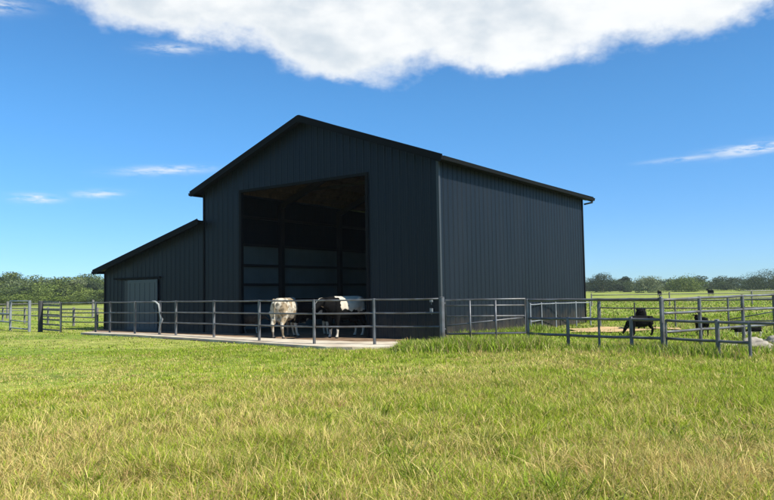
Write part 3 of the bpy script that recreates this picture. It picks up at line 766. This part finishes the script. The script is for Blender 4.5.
tree('bush', 'bright yellow-green bush in front of the left wood beside the shed', 'bush', -60, 141, 2.4, 6.0, 3, YG, 4000, 22, base=.05)
tree('tree', 'pale grey-green tree standing out of the left wood', 'tree', -86, 196, 5.6, 7.0, 4, PG, 6000, 30)
tree('tree', 'dark tree in the left wood next to the shed corner', 'tree', -80.0, 190, 5.0, 6.0, 5, DG, 5000, 26)
tree('tree', 'dark spreading tree at the left edge of the photo', 'tree', -107, 195, 6.0, 9, 6, DG, 6000, 30)
tree('tree', 'taller dark tree rising from the right treeline next to the barn', 'tree', 75.5, 246, 6.0, 10.0, 7, DG, 6000, 30)
tree('tree', 'small dark tree standing up at the end of the right treeline cluster', 'tree', 85.3, 250, 5.3, 5.5, 8, DG, 6000, 45, base=.03)
tree('bush', 'pale grey-green bush before the right treeline', 'bush', 76, 205, 4.3, 9, 9, PG, 5500, 28, base=.04)
tree('bush', 'mid green broad bush before the right treeline, right of the pale one', 'bush', 90, 212, 4.2, 11, 10, MG, 5500, 28, base=.04)
tree('tree', 'broad dark tree clump at the right edge of the photo', 'tree', 112, 205, 4.5, 17, 11, DG, 14000, 60, base=.03, leaf=.24)
# woods that read as one mass
def wood(name, label, spots, seed, leaf):
    rg = np.random.default_rng(seed); protos = []
    pal = [DG, DG, ((.032, .052, .018), (.07, .10, .028)), ((.05, .08, .02), (.10, .14, .035)), DG] if seed == 6 else [DG, MG, ((.06, .09, .02), (.13, .17, .035)), ((.09, .12, .05), (.15, .18, .08)), YG]
    for i in range(10): protos.append(crown_arrays(seed*50+i, 1.0, 1.05, 22, 1500, .03, pal[[0, 1, 2, 2, 1, 2, 0, 3, 1, 2][i]], leaf))
    Vs = []; Cs = []
    for x, y, H, W in spots:
        V, c = protos[rg.integers(0, 10)]; a = rg.random()*2*PI; ca, sa = math.cos(a), math.sin(a)
        q = V.copy(); q[:, 0], q[:, 1] = (V[:, 0]*ca-V[:, 1]*sa)*W, (V[:, 0]*sa+V[:, 1]*ca)*W; q[:, 2] *= H
        q += np.array([x, y, float(ground_h(x, y))-.1]); Vs.append(q); Cs.append(c*(.8+.4*rg.random()))
    o = quads_obj(name, np.concatenate(Vs), np.concatenate(Cs), M_leaf); tag(o, label, 'wood', kind='stuff')
rg = random.Random(3); sp = []
for k in range(330):
    az_ = R(rg.uniform(-56, -15)); t = rg.random()**.8; r = lerp(150, 285, t)
    H = lerp(2.3, 5.0, t)*rg.uniform(.75, 1.25)*lerp(1.12, 1.6, min(1, max(0, (math.degrees(-az_)-20)/9)))
    sp.append((r*math.sin(az_), r*math.cos(az_), H, H*rg.uniform(1.2, 1.9)))
for k in range(70):
    az_ = R(lerp(-56, -15, (k+rg.random())/70)); r = rg.uniform(138, 150); H = rg.uniform(1.5, 2.6); sp.append((r*math.sin(az_), r*math.cos(az_), H, H*rg.uniform(1.7, 2.6)))
wood('far_wood', 'mixed green scrubby wood on the rise at the left horizon', sp, 5, .055)
sp = []
for k in range(190):
    az_ = R(rg.uniform(12.5, 52)); r = rg.uniform(262, 330); H = rg.uniform(3.6, 5.4)
    sp.append((r*math.sin(az_), r*math.cos(az_), H, H*rg.uniform(1.1, 1.7)))
for k in range(50):
    az_ = R(lerp(17.5, 52, (k+rg.random())/50)); r = rg.uniform(240, 262); H = rg.uniform(2.5, 4.4); sp.append((r*math.sin(az_), r*math.cos(az_), H, H*rg.uniform(1.4, 2.0)))
wood('far_treeline', 'dark green line of trees along the right horizon', sp, 6, .055)

# ------------------------------------------------------------------ grass
M_grass = leafmat('grass_blades', .33, .55)
def blades(name, x, y, h, wd, col, lean, prof, label, az=None):
    nlev = len(prof); n = len(x); rg = RNG
    az = rg.random(n)*2*PI if az is None else az
    dx, dy = np.cos(az), np.sin(az); px, py = -dy, dx
    tw = rg.random(n)*2*PI; px, py = np.cos(tw), np.sin(tw)
    z0 = ground_h(x, y)-.01; vs = []
    for i, pw in enumerate(prof):
        t = i/(nlev-1); off = lean*h*t**1.8; zz = z0+h*t*np.sqrt(np.clip(1-(lean*t)**2*.6, .2, 1))
        cx_, cy_ = x+dx*off, y+dy*off
        if i == nlev-1: vs.append(np.stack([cx_, cy_, zz], 1))
        else:
            hw = wd*pw*.5
            vs.append(np.stack([cx_-px*hw, cy_-py*hw, zz], 1)); vs.append(np.stack([cx_+px*hw, cy_+py*hw, zz], 1))
    k = len(vs); V = np.stack(vs, 1).reshape(-1, 3); base = (np.arange(n)*k)[:, None]
    pat = []; tot = []
    for i in range(nlev-2): pat += [2*i, 2*i+1, 2*i+3, 2*i+2]; tot.append(4)
    q = 2*(nlev-2); pat += [q, q+1, q+2]; tot.append(3)
    loops = (base+np.array(pat)[None]).ravel()
    st = np.concatenate([[0], np.cumsum(tot)[:-1]]); starts = ((np.arange(n)*len(pat))[:, None]+st[None]).ravel()
    o = np_mesh(name, V, loops, starts, None, M_grass, np.repeat(col, k, 0)); tag(o, label, 'grass', kind='stuff'); return o
def scatter(r0, r1, n, a0=-36, a1=36, off=1.2, pw=1.0):
    r = np.sqrt(RNG.random(n)*(r1**2-r0**2)+r0**2) if pw == 1 else r0+(r1-r0)*RNG.random(n)**pw
    a = np.radians(a0+(a1-a0)*RNG.random(n)); x = r*np.sin(a)+RNG.uniform(-off, off, n); y = r*np.cos(a); return x, y
def keep(x, y, *A):
    jx = x+.9*(vnoise(x, y, .5, 80)-.5); jy = y+1.1*(vnoise(x, y, .6, 81)-.5)-.05    # grass creeps unevenly over the edges
    m = ~(inpoly(jx, jy, APRON) | inpoly(jx, jy, SLAB) | inpoly(x, y, BARN))
    e = inpoly(x, y, EARTH); m &= ~(e & (RNG.random(len(x)) < .85))
    return [a[m] for a in (x, y)+A]
GREEN = np.array((.20, .29, .016)); LIME = np.array((.42, .49, .035)); STRAW = np.array((.66, .53, .19)); BRWN = np.array((.40, .25, .10)); DKG = np.array((.075, .12, .012))
def gcol(x, y, dry):
    """natural blade colours: dry is the share of straw at each place"""
    n = len(x); u = RNG.random(n); v = RNG.random(n)[:, None]
    c = GREEN+(LIME-GREEN)*v
    s = u < dry; c[s] = (STRAW*(.65+.5*RNG.random((s.sum(), 1)))); 
    b = (u > .93) ; c[b] = BRWN*(.6+.8*RNG.random((b.sum(), 1)))
    d = (u > .86) & (u < .93); c[d] = DKG
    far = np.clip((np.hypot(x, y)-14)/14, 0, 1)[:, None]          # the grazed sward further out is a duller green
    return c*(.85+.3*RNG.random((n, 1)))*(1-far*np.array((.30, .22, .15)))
def dryness(x, y):
    r = np.hypot(x, y); f = fnoise(x, y, 3.2, 20); g = fnoise(x, y*1.6, 7, 30)
    d = .13+.9*(f-.42)+.7*(g-.5)
    d += .42*np.exp(-((r-7.5)/3.0)**2)*np.clip(.38-x/5, .0, 1.1)     # the drier belt, more to the left
    d += .22*np.exp(-((r-17)/2.2)**2)*np.clip(.9-x/20, .2, 1)
    d += .55*(fnoise(x, y*5, 9, 33)-.5)*np.clip((r-9)/5, 0, 1)      # drier and greener streaks across the meadow
    return np.clip(d, .03, .75)
def tallness(x, y):
    r = np.hypot(x, y); left = np.clip((2-x)/10, 0, 1)
    t = 1-np.clip((r-9)/5, 0, 1)*(.45+.3*left)
    return t
# 1 near tall grass
def layer(r0, r1, n, hm, wd, prof, lean0, lean1, name, label, a0=-36, a1=36, clump=.5):
    x, y = scatter(r0, r1, n, a0, a1)
    dens = .5*vnoise(x, y, .22, 44)+.5*fnoise(x, y, .9, 40); k = RNG.random(len(x)) < (1-clump)+clump*2*np.clip(dens-.15, 0, 1)
    x, y = x[k], y[k]; x, y = keep(x, y)
    tf = .5*vnoise(x, y, .33, 70)+.5*vnoise(x, y, .8, 71)
    h = hm*tallness(x, y)*(.4+.8*RNG.random(len(x)))*(.35+1.5*tf**1.4)
    w_ = wd*(.6+.7*RNG.random(len(x)))
    return blades(name, x, y, h, w_, gcol(x, y, dryness(x, y)), RNG.uniform(lean0, lean1, len(x)), prof, label)
B4 = [1, .85, .55, 0]; B3 = [1, .7, 0]
layer(3.2, 8, 240000, .155, .0065, B4, .2, 1.5, 'pasture_grass', 'long mixed green and straw grass in the foreground')
layer(7, 13.5, 270000, .175, .009, B4, .2, 1.4, 'pasture_grass', 'long mixed green and straw grass in the foreground')
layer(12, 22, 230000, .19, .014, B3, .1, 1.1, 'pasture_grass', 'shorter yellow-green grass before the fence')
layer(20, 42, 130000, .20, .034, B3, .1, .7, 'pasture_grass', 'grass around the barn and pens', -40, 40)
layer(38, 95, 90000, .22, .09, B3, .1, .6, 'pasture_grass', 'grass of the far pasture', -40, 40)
# tussocks and darker weeds break up the sward
def tussocks(nt_, r0, r1, name, label, cols, nb, hm, wd, spread):
    cx0, cy0 = scatter(r0, r1, nt_); cx0, cy0 = keep(cx0, cy0); nt_ = len(cx0)
    k = np.repeat(np.arange(nt_), nb); m = len(k); s_ = (.5+RNG.random(nt_))[k]
    a = RNG.random(m)*2*PI; rr = spread*s_*np.sqrt(RNG.random(m)); x = cx0[k]+rr*np.cos(a); y = cy0[k]+rr*np.sin(a)
    c = np.array(cols)[RNG.integers(0, len(cols), nt_)][k]*(.7+.6*RNG.random((m, 1)))
    blades(name, x, y, hm*s_*(.4+.8*RNG.random(m))*tallness(x, y), wd*(.6+.8*RNG.random(m)), c, .3+1.2*RNG.random(m), B4, label, az=a+.5*RNG.normal(size=m))
tussocks(420, 4, 20, 'grass_tussocks', 'darker green tussocks dotted through the pasture', [(.15, .21, .015), (.22, .30, .02), (.32, .38, .03)], 70, .20, .010, .13)
tussocks(260, 4, 20, 'dry_tussocks', 'dry straw and brown tufts dotted through the pasture', [(.66, .52, .20), (.45, .30, .12), (.60, .52, .16)], 45, .22, .008, .12)
tussocks(300, 4, 14, 'broadleaf_weeds', 'small broad-leaved weeds low in the foreground grass', [(.10, .16, .02), (.20, .26, .03), (.26, .30, .04)], 12, .13, .03, .06)
# seed stalks
def stalks(r0, r1, n, hm, wd, name, label, cmix):
    x, y = scatter(r0, r1, n); d = dryness(x, y); k = RNG.random(n) < .15+1.1*d; x, y = x[k], y[k]; x, y = keep(x, y)
    m = len(x); h = hm*tallness(x, y)*(.7+.5*RNG.random(m))
    u = RNG.random((m, 1)); c = np.where(u < cmix, STRAW*(.75+.5*RNG.random((m, 1))), np.where(u < .9, np.array((.36, .36, .12)), BRWN))
    blades(name, x, y, h, wd*(.7+.6*RNG.random(m)), c, RNG.uniform(.05, 1.1, m), [.32, .28, .26, .3, 1, .7, 0], label)
stalks(3.4, 13, 22000, .215, .0062, 'seed_stalks', 'pale seed stalks standing over the foreground grass', .7)
stalks(12, 21, 10000, .24, .012, 'seed_stalks', 'pale seed stalks standing over the grass near the fence', .7)
# lush tall clump of grass along the gate and under the right fence
def lush(x0, x1, yf, dw, n, hm):
    x = RNG.uniform(x0, x1, n); y = yf(x)+RNG.normal(0, dw, n)
    h = hm*(.4+.8*RNG.random(n))*(.5+.9*fnoise(x, y, .8, 60))*np.clip(np.minimum(x-x0, x1-x)/.5, .25, 1)
    k = ~inpoly(x, y, SLAB); x, y, h = x[k], y[k], h[k]; m = len(x)
    c = gcol(x, y, .12+.2*RNG.random(m))*np.array((.85, .93, .95))
    blades('tall_grass', x, y, h, .02*(.6+.8*RNG.random(m)), c, RNG.uniform(.1, .8, m), B4, 'lush bright green uncut grass under the gate and fence')
lush(-.1, 4.6, lambda x: 18.75-.02*x, .36, 13000, .36)
lush(4.2, 11, lambda x: 17.8-.75*(x-5.6)*(x < 7.4)-.75*1.8*(x >= 7.4)+.5*(x-7.4)*(x >= 7.4), .5, 9000, .26)
lush(1.5, 6.5, lambda x: 22.3+1.05*(x-1.6), .35, 5000, .30)

# air: far things fade a little
hz = MB(); hz.box((0, 150, 19), (1100, 900, 44)); hz = hz.build('haze', None); tag(hz, 'thin pale summer haze over the far pasture', 'haze', kind='stuff')
hm_ = bpy.data.materials.new('haze'); hm_.use_nodes = True; q = hm_.node_tree; q.nodes.remove(q.nodes['Principled BSDF'])
pv = q.nodes.new('ShaderNodeVolumePrincipled'); pv.inputs['Density'].default_value = .0002; pv.inputs['Color'].default_value = (.8, .9, 1, 1); pv.inputs['Anisotropy'].default_value = .2
q.links.new(pv.outputs[0], q.nodes['Material Output'].inputs['Volume']); hz.data.materials.append(hm_)
